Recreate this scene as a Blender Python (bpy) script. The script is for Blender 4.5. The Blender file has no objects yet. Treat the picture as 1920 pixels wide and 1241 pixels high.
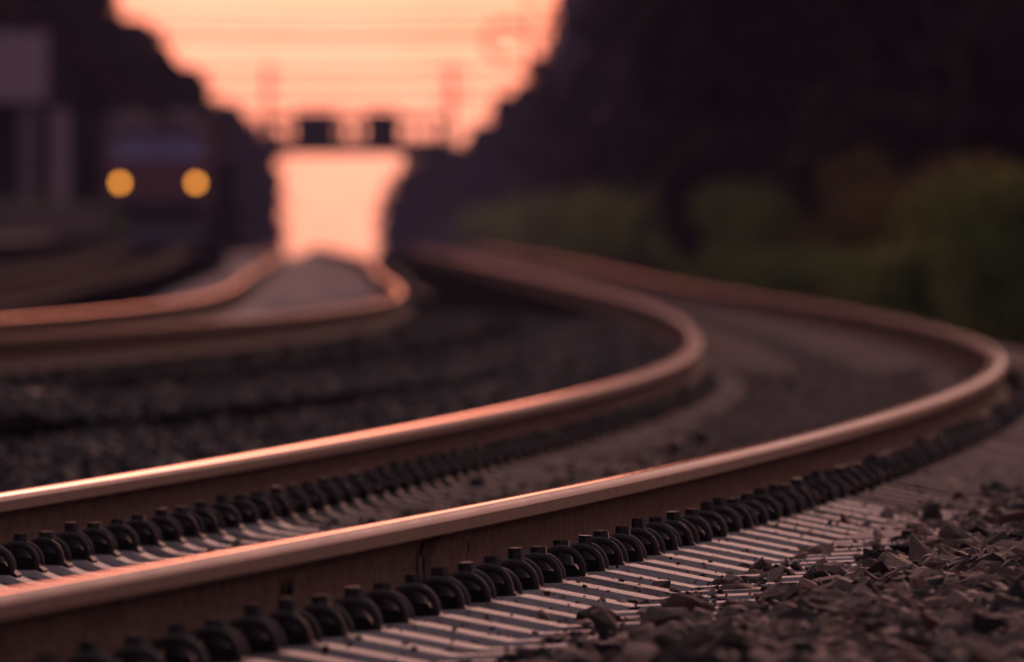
import bpy, bmesh, math, random
import numpy as np
from mathutils import Vector, Matrix

random.seed(7); rng = np.random.default_rng(11)
scene = bpy.context.scene
C = bpy.context.collection
R = math.radians

# ------------------------------------------------------------------ camera, sky, sun, exposure
F, H, YH = 32000.0, 0.6065, 419.8          # focal length in photo pixels, eye height above the rail heads, horizon row
cam_d = bpy.data.cameras.new('camera'); cam = bpy.data.objects.new('camera', cam_d); C.objects.link(cam)
cam.location = (0, 0, H)
cam.rotation_euler = (R(90) - math.atan((620.5 - YH) / F), 0, 0)
cam_d.sensor_width = 36; cam_d.lens = 36 * F / 1920
cam_d.clip_start = 0.5; cam_d.clip_end = 20000
cam_d.dof.use_dof = True; cam_d.dof.focus_distance = 36.2; cam_d.dof.aperture_fstop = 9.9
cam_d.dof.aperture_blades = 0
scene.camera = cam

SUN_EL, SUN_AZ = 10.0, 6.0                # the sun stands low ahead of the camera, behind the veil of cloud
w = bpy.data.worlds.new('World'); scene.world = w; w.use_nodes = True
nt = w.node_tree; nt.nodes.clear()
sky = nt.nodes.new('ShaderNodeTexSky'); sky.sky_type = 'NISHITA'; sky.sun_disc = False
sky.sun_elevation = R(SUN_EL); sky.sun_rotation = R(SUN_AZ)
sky.air_density = 1.0; sky.dust_density = 4.0; sky.ozone_density = 1.0; sky.altitude = 100
tint = nt.nodes.new('ShaderNodeMix'); tint.data_type = 'RGBA'; tint.blend_type = 'MULTIPLY'
tint.inputs[0].default_value = 1.0; tint.inputs[7].default_value = (0.50, 0.195, 0.31, 1)
# a thin pink evening cloud veil, brightest towards the sunset, lightly streaked
veil = nt.nodes.new('ShaderNodeMix'); veil.data_type = 'RGBA'; veil.blend_type = 'ADD'; veil.inputs[0].default_value = 1.0
vtc = nt.nodes.new('ShaderNodeTexCoord')
dot = nt.nodes.new('ShaderNodeVectorMath'); dot.operation = 'DOT_PRODUCT'
dot.inputs[1].default_value = (math.sin(R(SUN_AZ)), math.cos(R(SUN_AZ)), 0)
nt.links.new(vtc.outputs['Generated'], dot.inputs[0])
mr = nt.nodes.new('ShaderNodeMapRange'); mr.inputs[1].default_value = -1; mr.inputs[2].default_value = 1; mr.inputs[3].default_value = 0.04; mr.inputs[4].default_value = 1.0
nt.links.new(dot.outputs['Value'], mr.inputs[0])
vmap = nt.nodes.new('ShaderNodeMapping'); vmap.inputs['Scale'].default_value = (1, 1, 1.7); nt.links.new(vtc.outputs['Generated'], vmap.inputs[0])
vnz = nt.nodes.new('ShaderNodeTexNoise'); vnz.inputs['Scale'].default_value = 75; vnz.inputs['Detail'].default_value = 3; nt.links.new(vmap.outputs[0], vnz.inputs['Vector'])
vm = nt.nodes.new('ShaderNodeMapRange'); vm.inputs[1].default_value = .3; vm.inputs[2].default_value = .7; vm.inputs[3].default_value = .45; vm.inputs[4].default_value = 1.2
nt.links.new(vnz.outputs['Fac'], vm.inputs[0])
vmul = nt.nodes.new('ShaderNodeMath'); vmul.operation = 'MULTIPLY'; nt.links.new(mr.outputs[0], vmul.inputs[0]); nt.links.new(vm.outputs[0], vmul.inputs[1])
vcol = nt.nodes.new('ShaderNodeVectorMath'); vcol.operation = 'SCALE'; vcol.inputs[0].default_value = (1.2, 1.52, 1.22)
nt.links.new(vmul.outputs[0], vcol.inputs['Scale']); nt.links.new(vcol.outputs[0], veil.inputs[7])
bg = nt.nodes.new('ShaderNodeBackground'); bg.inputs[1].default_value = 0.12
wo = nt.nodes.new('ShaderNodeOutputWorld')
nt.links.new(sky.outputs[0], tint.inputs[6]); nt.links.new(tint.outputs[2], veil.inputs[6]); nt.links.new(veil.outputs[2], bg.inputs[0]); nt.links.new(bg.outputs[0], wo.inputs[0])

sun_d = bpy.data.lights.new('sun', 'SUN'); sun_d.energy = 0.30; sun_d.angle = R(10); sun_d.color = (1.0, 0.68, 0.50)
sun = bpy.data.objects.new('sun', sun_d); C.objects.link(sun)
sd = Vector((math.sin(R(SUN_AZ)) * math.cos(R(SUN_EL)), math.cos(R(SUN_AZ)) * math.cos(R(SUN_EL)), math.sin(R(SUN_EL))))
sun.rotation_euler = sd.to_track_quat('Z', 'Y').to_euler(); sun.location = (-60, 200, 60)

vs = scene.view_settings
vs.view_transform = 'Standard'; vs.look = 'None'; vs.gamma = 1; vs.use_curve_mapping = False
vs.exposure = 0.46
scene.cycles.use_denoising = True
scene.cycles.max_bounces = 6; scene.cycles.caustics_reflective = False; scene.cycles.caustics_refractive = False

# ------------------------------------------------------------------ helpers
def at(px, py, z):
    """photo pixel lying at height z -> place in the world (metres)"""
    s = (py - YH) / (H - z)
    return Vector(((px - 960) / s, F / s, z))
def atY(px, py, y):
    s = F / y
    return Vector(((px - 960) / s, y, H - (py - YH) / s))

def tag(o, label=None, cat=None, group=None, kind=None):
    if label: o['label'] = label
    if cat: o['category'] = cat
    if group: o['group'] = group
    if kind: o['kind'] = kind
    return o
def link(o, parent=None):
    C.objects.link(o)
    if parent is not None: o.parent = parent
    return o
def empty(name, loc=(0, 0, 0), rz=0):
    o = bpy.data.objects.new(name, None); C.objects.link(o); o.location = loc; o.rotation_euler.z = rz
    o.empty_display_size = 0.2
    return o
def mesh_obj(name, me, parent=None, mats=()):
    for m in mats: me.materials.append(m)
    return link(bpy.data.objects.new(name, me), parent)
def copy_tree(o, parent=None):
    c = o.copy(); C.objects.link(c); c.parent = parent
    for ch in list(o.children): copy_tree(ch, c)
    return c
def np_mesh(name, verts, faces, mat_idx=None, smooth=False):
    """verts (n,3), faces (m,k) with one k"""
    me = bpy.data.meshes.new(name)
    verts = np.asarray(verts, np.float32); faces = np.asarray(faces, np.int32)
    k = faces.shape[1]
    me.vertices.add(len(verts)); me.vertices.foreach_set('co', verts.ravel())
    me.loops.add(faces.size); me.loops.foreach_set('vertex_index', faces.ravel())
    me.polygons.add(len(faces)); me.polygons.foreach_set('loop_start', np.arange(0, faces.size, k, dtype=np.int32))
    try: me.polygons.foreach_set('loop_total', np.full(len(faces), k, np.int32))
    except Exception: pass
    if mat_idx is not None: me.polygons.foreach_set('material_index', np.asarray(mat_idx, np.int32))
    me.update(calc_edges=True); me.validate()
    me.polygons.foreach_set('use_smooth', np.full(len(me.polygons), smooth))
    return me
class MB:
    """collects shapes into one mesh"""
    def __init__(s): s.bm = bmesh.new()
    def box(s, c, d, rot=None, bev=0):
        m = Matrix.Translation(c)
        if rot is not None: m = m @ rot.to_4x4()
        g = bmesh.ops.create_cube(s.bm, size=1, matrix=m @ Matrix.Diagonal((d[0], d[1], d[2], 1)))
        if bev:
            es = list({e for v in g['verts'] for e in v.link_edges})
            bmesh.ops.bevel(s.bm, geom=es, offset=bev, segments=1, affect='EDGES')
        return s
    def cyl(s, a, b, r1, r2=None, n=12, caps=True):
        a, b = Vector(a), Vector(b); d = b - a; r2 = r1 if r2 is None else r2
        q = d.to_track_quat('Z', 'Y').to_matrix().to_4x4()
        bmesh.ops.create_cone(s.bm, cap_ends=caps, segments=n, radius1=r1, radius2=r2, depth=d.length, matrix=Matrix.Translation((a + b) / 2) @ q)
        return s
    def tube(s, pts, r, n=8):
        pts = [Vector(p) for p in pts]; rings = []
        up = Vector((0, 0, 1)); 
        t0 = (pts[1] - pts[0]).normalized(); nrm = t0.orthogonal().normalized()
        for i, p in enumerate(pts):
            t = (pts[min(i + 1, len(pts) - 1)] - pts[max(i - 1, 0)]).normalized()
            nrm = (nrm - t * nrm.dot(t)).normalized(); bn = t.cross(nrm)
            rr = r[i] if hasattr(r, '__len__') else r
            rings.append([s.bm.verts.new(p + (nrm * math.cos(2 * math.pi * k / n) + bn * math.sin(2 * math.pi * k / n)) * rr) for k in range(n)])
        for a, b in zip(rings, rings[1:]):
            for k in range(n): s.bm.faces.new((a[k], a[(k + 1) % n], b[(k + 1) % n], b[k]))
        s.bm.faces.new(rings[0][::-1]); s.bm.faces.new(rings[-1])
        return s
    def prism(s, prof, axis, lo, hi):
        """profile of 2-D points extruded along axis 'x' or 'y'"""
        def P(p, t): return Vector((t, p[0], p[1])) if axis == 'x' else Vector((p[0], t, p[1]))
        a = [s.bm.verts.new(P(p, lo)) for p in prof]; b = [s.bm.verts.new(P(p, hi)) for p in prof]; n = len(prof)
        s.bm.faces.new(a); s.bm.faces.new(b[::-1])
        for i in range(n): s.bm.faces.new((a[i], b[i], b[(i + 1) % n], a[(i + 1) % n]))
        return s
    def mesh(s, name, smooth=False):
        bmesh.ops.recalc_face_normals(s.bm, faces=s.bm.faces)
        me = bpy.data.meshes.new(name); s.bm.to_mesh(me); s.bm.free()
        if smooth: me.polygons.foreach_set('use_smooth', [True] * len(me.polygons))
        return me
    def build(s, name, m, parent=None, smooth=False):
        return mesh_obj(name, s.mesh(name, smooth), parent, [m])

ORD = ['first', 'second', 'third', 'fourth', 'fifth', 'sixth', 'seventh', 'eighth', 'ninth', 'tenth', 'eleventh', 'twelfth', 'thirteenth', 'fourteenth',
       'fifteenth', 'sixteenth', 'seventeenth', 'eighteenth', 'nineteenth', 'twentieth']
ORD += ['twenty-' + o_ for o_ in ORD[:9]] + ['thirtieth'] + ['thirty-' + o_ for o_ in ORD[:9]] + ['fortieth'] + ['forty-' + o_ for o_ in ORD[:9]] + ['fiftieth'] + ['fifty-' + o_ for o_ in ORD[:9]]

# ------------------------------------------------------------------ materials
def mat(name, cols, rough=0.8, scale=8.0, metal=0.0, bump=0.0, bscale=None, spec=0.5, island=False, rvar=0.0, stretch=None, transl=0.0):
    m = bpy.data.materials.new(name); m.use_nodes = True; t = m.node_tree; n = t.nodes; p = n['Principled BSDF']
    tc = n.new('ShaderNodeTexCoord'); src = tc.outputs['Object']
    if stretch:
        mp = n.new('ShaderNodeMapping'); mp.inputs['Scale'].default_value = stretch; t.links.new(src, mp.inputs[0]); src = mp.outputs[0]
    nz = n.new('ShaderNodeTexNoise'); nz.inputs['Scale'].default_value = scale; nz.inputs['Detail'].default_value = 5; nz.inputs['Roughness'].default_value = 0.65
    t.links.new(src, nz.inputs['Vector'])
    rp = n.new('ShaderNodeValToRGB'); e = rp.color_ramp.elements
    e[0].position = 0.32; e[1].position = 0.68
    e[0].color = (*cols[0], 1); e[1].color = (*cols[-1], 1)
    for i, c in enumerate(cols[1:-1]):
        x = e.new(0.32 + 0.36 * (i + 1) / (len(cols) - 1)); x.color = (*c, 1)
    fac = nz.outputs['Fac']
    if island:
        g = n.new('ShaderNodeNewGeometry'); oi = n.new('ShaderNodeObjectInfo')
        ad = n.new('ShaderNodeMath'); ad.operation = 'ADD'; t.links.new(g.outputs['Random Per Island'], ad.inputs[0]); t.links.new(oi.outputs['Random'], ad.inputs[1])
        fr = n.new('ShaderNodeMath'); fr.operation = 'FRACT'; t.links.new(ad.outputs[0], fr.inputs[0])
        mx = n.new('ShaderNodeMath'); mx.operation = 'MULTIPLY_ADD'; t.links.new(fr.outputs[0], mx.inputs[0]); mx.inputs[1].default_value = 0.5
        sb = n.new('ShaderNodeMath'); sb.operation = 'MULTIPLY_ADD'; t.links.new(fac, sb.inputs[0]); sb.inputs[1].default_value = 0.5; sb.inputs[2].default_value = 0.0
        t.links.new(sb.outputs[0], mx.inputs[2]); fac = mx.outputs[0]
    t.links.new(fac, rp.inputs[0]); t.links.new(rp.outputs[0], p.inputs['Base Color'])
    p.inputs['Roughness'].default_value = rough; p.inputs['Metallic'].default_value = metal; p.inputs['Specular IOR Level'].default_value = spec
    if rvar:
        ma = n.new('ShaderNodeMath'); ma.operation = 'MULTIPLY_ADD'; t.links.new(nz.outputs['Fac'], ma.inputs[0]); ma.inputs[1].default_value = rvar; ma.inputs[2].default_value = rough - rvar / 2
        t.links.new(ma.outputs[0], p.inputs['Roughness'])
    if bump:
        n2 = n.new('ShaderNodeTexNoise'); n2.inputs['Scale'].default_value = bscale or scale * 4; n2.inputs['Detail'].default_value = 6
        t.links.new(src, n2.inputs['Vector'])
        b = n.new('ShaderNodeBump'); b.inputs['Strength'].default_value = bump; b.inputs['Distance'].default_value = 0.01
        t.links.new(n2.outputs['Fac'], b.inputs['Height']); t.links.new(b.outputs[0], p.inputs['Normal'])
    if transl:
        tr = n.new('ShaderNodeBsdfTranslucent'); t.links.new(rp.outputs[0], tr.inputs[0])
        ms = n.new('ShaderNodeMixShader'); ms.inputs[0].default_value = transl
        t.links.new(p.outputs[0], ms.inputs[1]); t.links.new(tr.outputs[0], ms.inputs[2])
        t.links.new(ms.outputs[0], n['Material Output'].inputs[0])
    return m
def emis(name, col, strength):
    m = bpy.data.materials.new(name); m.use_nodes = True; p = m.node_tree.nodes['Principled BSDF']
    p.inputs['Base Color'].default_value = (*col, 1); p.inputs['Emission Color'].default_value = (*col, 1); p.inputs['Emission Strength'].default_value = strength
    p.inputs['Roughness'].default_value = 0.3
    return m

M = {}
M['rail_top'] = mat('polished steel', [(.42, .39, .37), (.58, .55, .53)], .06, 3.0, metal=1.0, rvar=.03, stretch=(40, .5, 40))
M['rail_shoulder'] = mat('half polished steel', [(.10, .087, .078), (.175, .152, .138)], .66, 5.0, metal=.0, rvar=.2, spec=.22, bump=.05, bscale=90)
M['rail_side'] = mat('worn steel', [(.055, .045, .039), (.095, .077, .066)], .75, 6.0, metal=0, rvar=.15, bump=.12, bscale=90, spec=.08)
M['rail_web'] = mat('rusty steel', [(.034, .025, .021), (.115, .078, .062), (.058, .041, .034), (.095, .066, .053)], .85, 22.0, bump=.7, bscale=160, rvar=.2, spec=.02, stretch=(1, .35, 1))
M['weld'] = mat('blackened weld', [(.005, .004, .004), (.014, .010, .009)], .9, 30, bump=.5, bscale=150, spec=.05)
M['clamp'] = mat('spring steel', [(.028, .022, .020), (.075, .056, .048)], .55, 30, metal=.2, rvar=.2, bump=.15, bscale=200)
M['bolt'] = mat('bolt steel', [(.03, .024, .022), (.085, .062, .052)], .6, 40, metal=.2, bump=.2, bscale=200)
M['plastic'] = mat('black guide plate', [(.008, .007, .007), (.02, .016, .015)], .7, 20, spec=.2)
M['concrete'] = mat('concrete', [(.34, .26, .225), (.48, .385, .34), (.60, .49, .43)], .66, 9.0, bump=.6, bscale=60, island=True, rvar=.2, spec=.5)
M['shaded_concrete'] = mat('shaded concrete', [(.13, .10, .088), (.20, .158, .138), (.27, .215, .19)], .85, 9.0, bump=.4, bscale=60, island=True, rvar=.15, spec=.12)  # same concrete with the far bend's shade put into the colour
M['stone'] = mat('ballast', [(.026, .014, .010), (.115, .064, .046), (.25, .145, .105), (.49, .30, .225)], .7, 34.0, bump=.9, bscale=110, island=True, rvar=.25)
M['darker_stone'] = mat('darker ballast', [(.010, .008, .008), (.030, .023, .020), (.06, .046, .04), (.14, .108, .095)], .7, 14.0, bump=.35, bscale=60, island=True, rvar=.25)  # ballast kept to a darker tone
M['bed'] = mat('ballast bed', [(.007, .006, .0055), (.020, .0155, .014), (.036, .028, .025)], .95, 18.0, bump=1.0, bscale=30, spec=0)  # shadowed faces of the stones averaged into this dark colour
M['infill'] = mat('dusty packed ballast', [(.08, .062, .055), (.15, .118, .104), (.23, .18, .16)], .95, 14.0, bump=.3, bscale=26, spec=0)
M['ground'] = mat('ground', [(.03, .024, .019), (.055, .044, .033)], .9, 3.0, bump=.6, bscale=12, spec=0)
M['dark_stone'] = mat('dark stone', [(.03, .022, .022), (.06, .045, .043)], .6, 40, bump=.4, bscale=90)
M['ochre_stone'] = mat('ochre stone', [(.15, .095, .055), (.26, .17, .10)], .7, 30, bump=.3, bscale=90)
M['pale_stone'] = mat('pale stone', [(.32, .24, .23), (.45, .35, .33)], .6, 30, bump=.3, bscale=90)
M['dry_leaf'] = mat('dry leaf', [(.30, .16, .05), (.42, .25, .08)], .6, 60, transl=.2)
def leafm(n, a, b, tr=.25): return mat(n, [a, b], .75, .9, island=True, transl=tr, spec=.2)
M['leaf'] = leafm('dark foliage', (.045, .034, .028), (.085, .062, .045))
M['leaf_red'] = leafm('rust foliage', (.060, .030, .022), (.105, .055, .035))
M['leaf_hazed'] = leafm('haze-tinted foliage', (.07, .052, .065), (.115, .085, .10))  # some of the purple distance haze is put into this leaf colour
M['weed'] = leafm('weeds', (.12, .155, .045), (.20, .235, .075), .5)
M['weed_dry'] = leafm('dry weeds', (.10, .08, .028), (.16, .12, .042), .4)
M['darkened'] = mat('tarred timber', [(.012, .010, .010), (.024, .019, .018)], .95, 5, spec=0)  # sleepers toned darker than those of the other tracks
M['bark'] = mat('bark', [(.05, .035, .028), (.10, .07, .055)], .9, 5, bump=.6)
M['metal_dark'] = mat('dark painted metal', [(.03, .027, .03), (.06, .05, .055)], .55, 4)
M['loco'] = mat('locomotive paint', [(.26, .085, .08), (.32, .11, .10)], .4, 2, rvar=.1)
M['loco_roof'] = mat('locomotive roof', [(.36, .23, .21), (.46, .31, .28)], .55, 2)
M['glass'] = mat('sky-tinted glass', [(.36, .30, .48), (.44, .37, .56)], .2, 2, spec=.8)  # pale mauve sky reflection put into the base colour
M['white'] = mat('white paint', [(.55, .50, .50), (.72, .66, .66)], .6, 2)
M['render'] = mat('pale render', [(.62, .42, .44), (.74, .52, .53)], .85, 1.5, bump=.2)
M['tile'] = mat('roof tile', [(.045, .014, .012), (.07, .022, .018)], .95, 4, spec=0)
M['brick'] = mat('dark platform stone', [(.018, .016, .016), (.036, .03, .029)], .9, 5, bump=.4, spec=0)
M['paving'] = mat('platform paving', [(.04, .034, .032), (.07, .06, .055)], .9, 2)
M['old_wood'] = mat('weathered wood', [(.09, .075, .08), (.14, .12, .125)], .85, 6)
M['dull_white'] = mat('dull white paint', [(.26, .20, .23), (.36, .28, .31)], .8, 4)  # white paint kept dull and slightly mauve
M['grey'] = mat('grey cabinet', [(.20, .19, .21), (.27, .26, .28)], .7, 3)
M['lamp'] = emis('headlight', (1.0, .345, .045), 5.0)

# ------------------------------------------------------------------ the tracks (centre lines found from the photograph)
DS = 0.5
def gsmooth(a, n):
    k = np.exp(-np.linspace(-2, 2, 2 * n + 1) ** 2); k /= k.sum()
    return np.convolve(np.pad(a, n, mode='edge'), k, 'valid')
def crest(y):
    """the line dips out of sight beyond the crest"""
    d = np.maximum(np.asarray(y, float) - 400.0, 0)
    return -np.where(d < 200, 2.0e-5 * d * d, 0.8 + 0.008 * (d - 200))
class Track:
    def __init__(s, X0, Y0, th0, KN, kap, EK, el, cant, back, fwd):
        sp = np.arange(0, fwd, DS); k = np.interp(sp, KN, kap) / 1000
        th = th0 + np.concatenate([[0], np.cumsum(k)[:-1]]) * DS
        X = X0 + np.concatenate([[0], np.cumsum(np.sin(th))[:-1]]) * DS; Y = Y0 + np.concatenate([[0], np.cumsum(np.cos(th))[:-1]]) * DS
        sb = np.arange(DS, back, DS)[::-1]; thb = th0 - kap[0] / 1000 * sb
        dx = np.cumsum(np.sin(thb[::-1]))[::-1] * DS; dy = np.cumsum(np.cos(thb[::-1]))[::-1] * DS
        s.S = np.concatenate([-sb, sp]); s.th = np.concatenate([thb, th])
        s.X = np.concatenate([X0 - dx, X]); s.Y = np.concatenate([Y0 - dy, Y])
        s.E = gsmooth(np.interp(s.S, EK, el), 24) + crest(s.Y); s.Cn = gsmooth(np.interp(s.S, EK, cant), 24)
    def pos(s, d):
        f = lambda a: float(np.interp(d, s.S, a))
        return f(s.X), f(s.Y), f(s.E), f(s.th), f(s.Cn)
    def offset(s, lat, up=0.0):
        """polyline parallel to the centre, lat metres to the right"""
        c = np.clip(lat, -1.65, 1.65) / 1.505
        return np.stack([s.X + lat * np.cos(s.th), s.Y - lat * np.sin(s.th), s.E + c * s.Cn + up], 1)
KN = [0, 25, 50, 75, 100, 125, 150, 180, 230, 300, 420]; EK = [0, 60, 110, 160, 230, 320, 420]
near = Track(-1.587, 25.80, .092, KN, [-1.7, -.95, -1.35, -.55, -.385, -.12, .1, 0, 0, -.02, 0], EK,
             [.012, -.02, -.021, -.021, -.006, -.004, -.008], [.063, .021, -.045, -.075, 0, .02, .01], 12, 900)
left = Track(-6.597, 44.76, .117, KN, [-1.45, -1.33, -1.45, -1.3, -.32, -.05, .12, 0, -.12, 0, 0], EK,
             [.09, .054, .042, .033, .038, .044, .046], [0] * 7, 10, 880)
third = Track(-10.05, 45.2, .117, KN, [-1.45, -1.33, -1.45, -1.3, -.32, -.05, .12, 0, -.12, 0, 0], EK,
              [.09, .054, .042, .033, .038, .044, .046], [0] * 7, 10, 880)

HALF = [(0, 0), (.010, -.0002), (.020, -.0010), (.027, -.0030), (.0325, -.0075), (.0355, -.0140),
        None, (.0355, -.0140), (.0363, -.030), (.0366, -.037), None, (.0366, -.037), (.0350, -.0405), (.013, -.050), (.0098, -.060), (.0083, -.085), (.0083, -.10),
        (.0100, -.125), (.0170, -.141), (.045, -.153), (.072, -.1605), None, (.072, -.1605), (.075, -.163), (.075, -.172)]
def rail_mesh(tr, side, s0, s1, name):
    i0, i1 = np.searchsorted(tr.S, s0), np.searchsorted(tr.S, s1)
    strips = []; cur = []
    for p in HALF:
        if p is None: strips.append(cur); cur = []
        else: cur.append(p)
    strips.append(cur)
    prof = []; segs = []; mats_ = [0, 1, 2, 2]
    for sg in (1, -1):
        for k, st in enumerate(strips):
            b = len(prof); prof += [(sg * p[0], p[1]) for p in st]
            for j in range(len(st) - 1):
                m = mats_[k]
                if m == 0 and ((sg == side and st[j][0] >= .009) or st[j][0] >= .026): m = 3        # the wheels polish the gauge side, the field side stays dull
                segs.append((b + j, b + j + 1, m, sg))
    b = len(prof); prof += [(.075, -.172), (-.075, -.172)]; segs.append((b, b + 1, 2, 1))
    sel_ = np.array([i for i in range(i0, i1) if (tr.S[i] < 140 and (i - i0) % 2 == 0) or (tr.S[i] >= 140 and (i - i0) % 8 == 0)])
    ctr = tr.offset(side * .7525)[sel_]; th = tr.th[sel_]
    n = len(ctr); P = np.array(prof)
    V = np.zeros((n, len(P), 3))
    V[:, :, 0] = ctr[:, None, 0] + P[None, :, 0] * np.cos(th)[:, None]
    V[:, :, 1] = ctr[:, None, 1] - P[None, :, 0] * np.sin(th)[:, None]
    V[:, :, 2] = ctr[:, None, 2] + P[None, :, 1]
    fs, mi = [], []
    ii = np.arange(n - 1) * len(P)
    for a, b, m, sg in segs:
        q = np.stack([ii + a, ii + a + len(P), ii + b + len(P), ii + b], 1)
        if sg < 0: q = q[:, ::-1]
        fs.append(q); mi.append(np.full(n - 1, m))
    me = np_mesh(name, V.reshape(-1, 3), np.concatenate(fs), np.concatenate(mi), True)
    return me
def add_rail(tr, side, s0, s1, label, group='running rails of the three tracks', top='rail_top'):
    me = rail_mesh(tr, side, s0, s1, 'rail')
    o = mesh_obj('rail', me, None, [M[top], M['rail_side'] if tr is near else M['rail_web'], M['rail_web'], M['rail_shoulder'] if tr is near else M['rail_web']])
    return tag(o, label, 'rail', group)
rail_near = add_rail(near, 1, -11, 800, 'sharp foreground steel rail sweeping from lower left and bending round at far right')
rail_inner = add_rail(near, -1, -11, 800, 'second steel rail with a long orange gleam, just behind the foreground rail')
add_rail(left, 1, -9, 800, 'blurred rail of the left track bending in a sharp corner below the bright gap')
add_rail(left, -1, -9, 800, 'blurred rail of the left track on the train side, swinging up to the bright gap')
add_rail(third, 1, -9, 800, 'faint rail nearer the camera of the track the train stands on', top='rail_web')
add_rail(third, -1, -9, 800, 'faint rail on the platform side of the track the train stands on', top='rail_web')

# ------------------------------------------------------------------ setting: ballast bed and ground
BED = [(4.4, -.95), (3.2, -.62), (2.65, -.33), (2.1, -.235), (1.6, -.23), (.0, -.255), (-1.3, -.245), (-1.8, -.25), (-2.6, -.26), (-4, -.26), (-6, -.26), (-8.8, -.26), (-10.5, -.30)]
def bed_z(lat): 
    xs = [b[0] for b in BED][::-1]; zs = [b[1] for b in BED][::-1]
    return np.interp(lat, xs, zs)
sel = slice(0, len(near.S), 2)
lines = [near.offset(l, z)[sel] for l, z in BED]
n = len(lines[0]); V = np.stack(lines, 1).reshape(-1, 3); m_ = len(BED)
ii, jj = np.meshgrid(np.arange(n - 1), np.arange(m_ - 1), indexing='ij'); q = (ii * m_ + jj).ravel()
bed = mesh_obj('ballast_bed', np_mesh('ballast_bed', V, np.stack([q, q + 1, q + m_ + 1, q + m_], 1)[:, ::-1]), None, [M['bed']])
tag(bed, kind='structure')
for tr_, nm in ((left, 'ballast_bed'), (third, 'ballast_bed')):
    prof = [(2.1, -.30), (1.72, -.235), (1.3, -.213), (0, -.226), (-1.3, -.213), (-1.72, -.235), (-2.1, -.30)]
    L_ = np.stack([tr_.offset(l, z)[::2] for l, z in prof], 1); n = len(L_); m_ = len(prof)
    ii, jj = np.meshgrid(np.arange(n - 1), np.arange(m_ - 1), indexing='ij'); q = (ii * m_ + jj).ravel()
    tag(mesh_obj(nm, np_mesh(nm, L_.reshape(-1, 3), np.stack([q, q + 1, q + m_ + 1, q + m_], 1)[:, ::-1]), None, [M['bed'] if tr_ is left else M['brick']]), kind='structure')
# ballast packed over the sleepers round the bend and over the sleeper ends between the tracks
for tr_, inf, s0, s1, mt in ((near, [(.66, -.2), (.55, -.203), (0, -.209), (-.55, -.203), (-.66, -.2)], 22, 44, 'infill'),
                             (near, [(-.86, -.172), (-.88, -.162), (-1.2, -.180), (-1.7, -.195), (-2.3, -.265)], 8, 10, 'bed'),
                             (left, [(2.3, -.30), (1.7, -.198), (1.2, -.182), (.88, -.162), (.86, -.172)], 30, 32, 'bed')):
    L_ = np.stack([tr_.offset(l, z) for l, z in inf], 1); k_ = (tr_.S > s0) & (tr_.S < 420)
    L_[:, :, 2] -= np.interp(tr_.S, [s0, s1], [.03, 0])[:, None]; L_ = L_[k_][::2]; n = len(L_); m_ = len(inf)
    ii, jj = np.meshgrid(np.arange(n - 1), np.arange(m_ - 1), indexing='ij'); q = (ii * m_ + jj).ravel()
    tag(mesh_obj('ballast_infill', np_mesh('ballast_infill', L_.reshape(-1, 3), np.stack([q, q + 1, q + m_ + 1, q + m_], 1)[:, ::-1]), None, [M[mt]]), kind='structure')
ys = np.concatenate([np.linspace(-60, 400, 24), np.linspace(420, 1500, 50)])
xs = np.array([-600, -200, -80, -40, -20, -12, -8, -4, 0, 4.5, 5.7, 7, 9, 12, 20, 40, 80, 200, 600.])
def bank(x, y):
    r_ = float(np.interp(y, [150, 260], [0, 1]))
    return r_ * float(np.interp(x, [4.5, 7, 12, 30], [0, .5, 1.7, 2.4]))
V = np.array([[x, y, -.62 + float(crest(y)) + bank(x, y)] for y in ys for x in xs])
ii, jj = np.meshgrid(np.arange(len(ys) - 1), np.arange(len(xs) - 1), indexing='ij'); q = (ii * len(xs) + jj).ravel()
tag(mesh_obj('ground', np_mesh('ground', V, np.stack([q, q + 1, q + len(xs) + 1, q + len(xs)], 1)), None, [M['ground']]), kind='structure')

# ------------------------------------------------------------------ sleepers with their fastenings
def sleeper_mesh():
    half = [(0, -.222, .085), (.40, -.215, .09), (.555, -.190, .10), (.60, -.170, .105), (.640, -.168, .105), (.662, -.182, .105),
            (.843, -.182, .105), (.868, -.166, .105), (.925, -.166, .103), (1.10, -.206, .10), (1.60, -.200, .10), (1.62, -.212, .095)]
    st = [(-u, z, w_) for u, z, w_ in half[:0:-1]] + half
    bm = bmesh.new(); rings = []
    for u, z, w_ in st:
        rings.append([bm.verts.new((u, v, zz)) for v, zz in ((-.145, -.40), (-w_ - .012, z - .014), (-w_, z), (w_, z), (w_ + .012, z - .014), (.145, -.40))])
    for a, b in zip(rings, rings[1:]):
        for k in range(6): bm.faces.new((a[k], a[(k + 1) % 6], b[(k + 1) % 6], b[k]))
    bm.faces.new(rings[0]); bm.faces.new(rings[-1][::-1])
    bmesh.ops.recalc_face_normals(bm, faces=bm.faces)
    me = bpy.data.meshes.new('sleeper'); bm.to_mesh(me); bm.free(); return me
def clamp_mesh():
    """spring clip: two high loops either side of the bolt; x away from the rail, y along it, z up from the rail foot"""
    def arc(v): return [(-.052, v * .86, .004), (-.050, v * .95, .018)] + [(.046 * -math.cos(a), v, .010 + .046 * math.sin(a)) for a in np.linspace(.30, math.pi + .05, 11)] + [(.043, v * .97, -.002), (.036, v * .80, -.006)]
    V_ = .054
    h = arc(V_) + [(.028, V_ * .55, -.004), (.015, V_ * .40, .006), (-.012, V_ * .34, .010)]
    pts = h + [(-.026, .012, .012), (-.026, -.012, .012)] + [(a, -b, c) for a, b, c in h[::-1]]
    return MB().tube(pts, .0082, 8).mesh('clamp', True)
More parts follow.
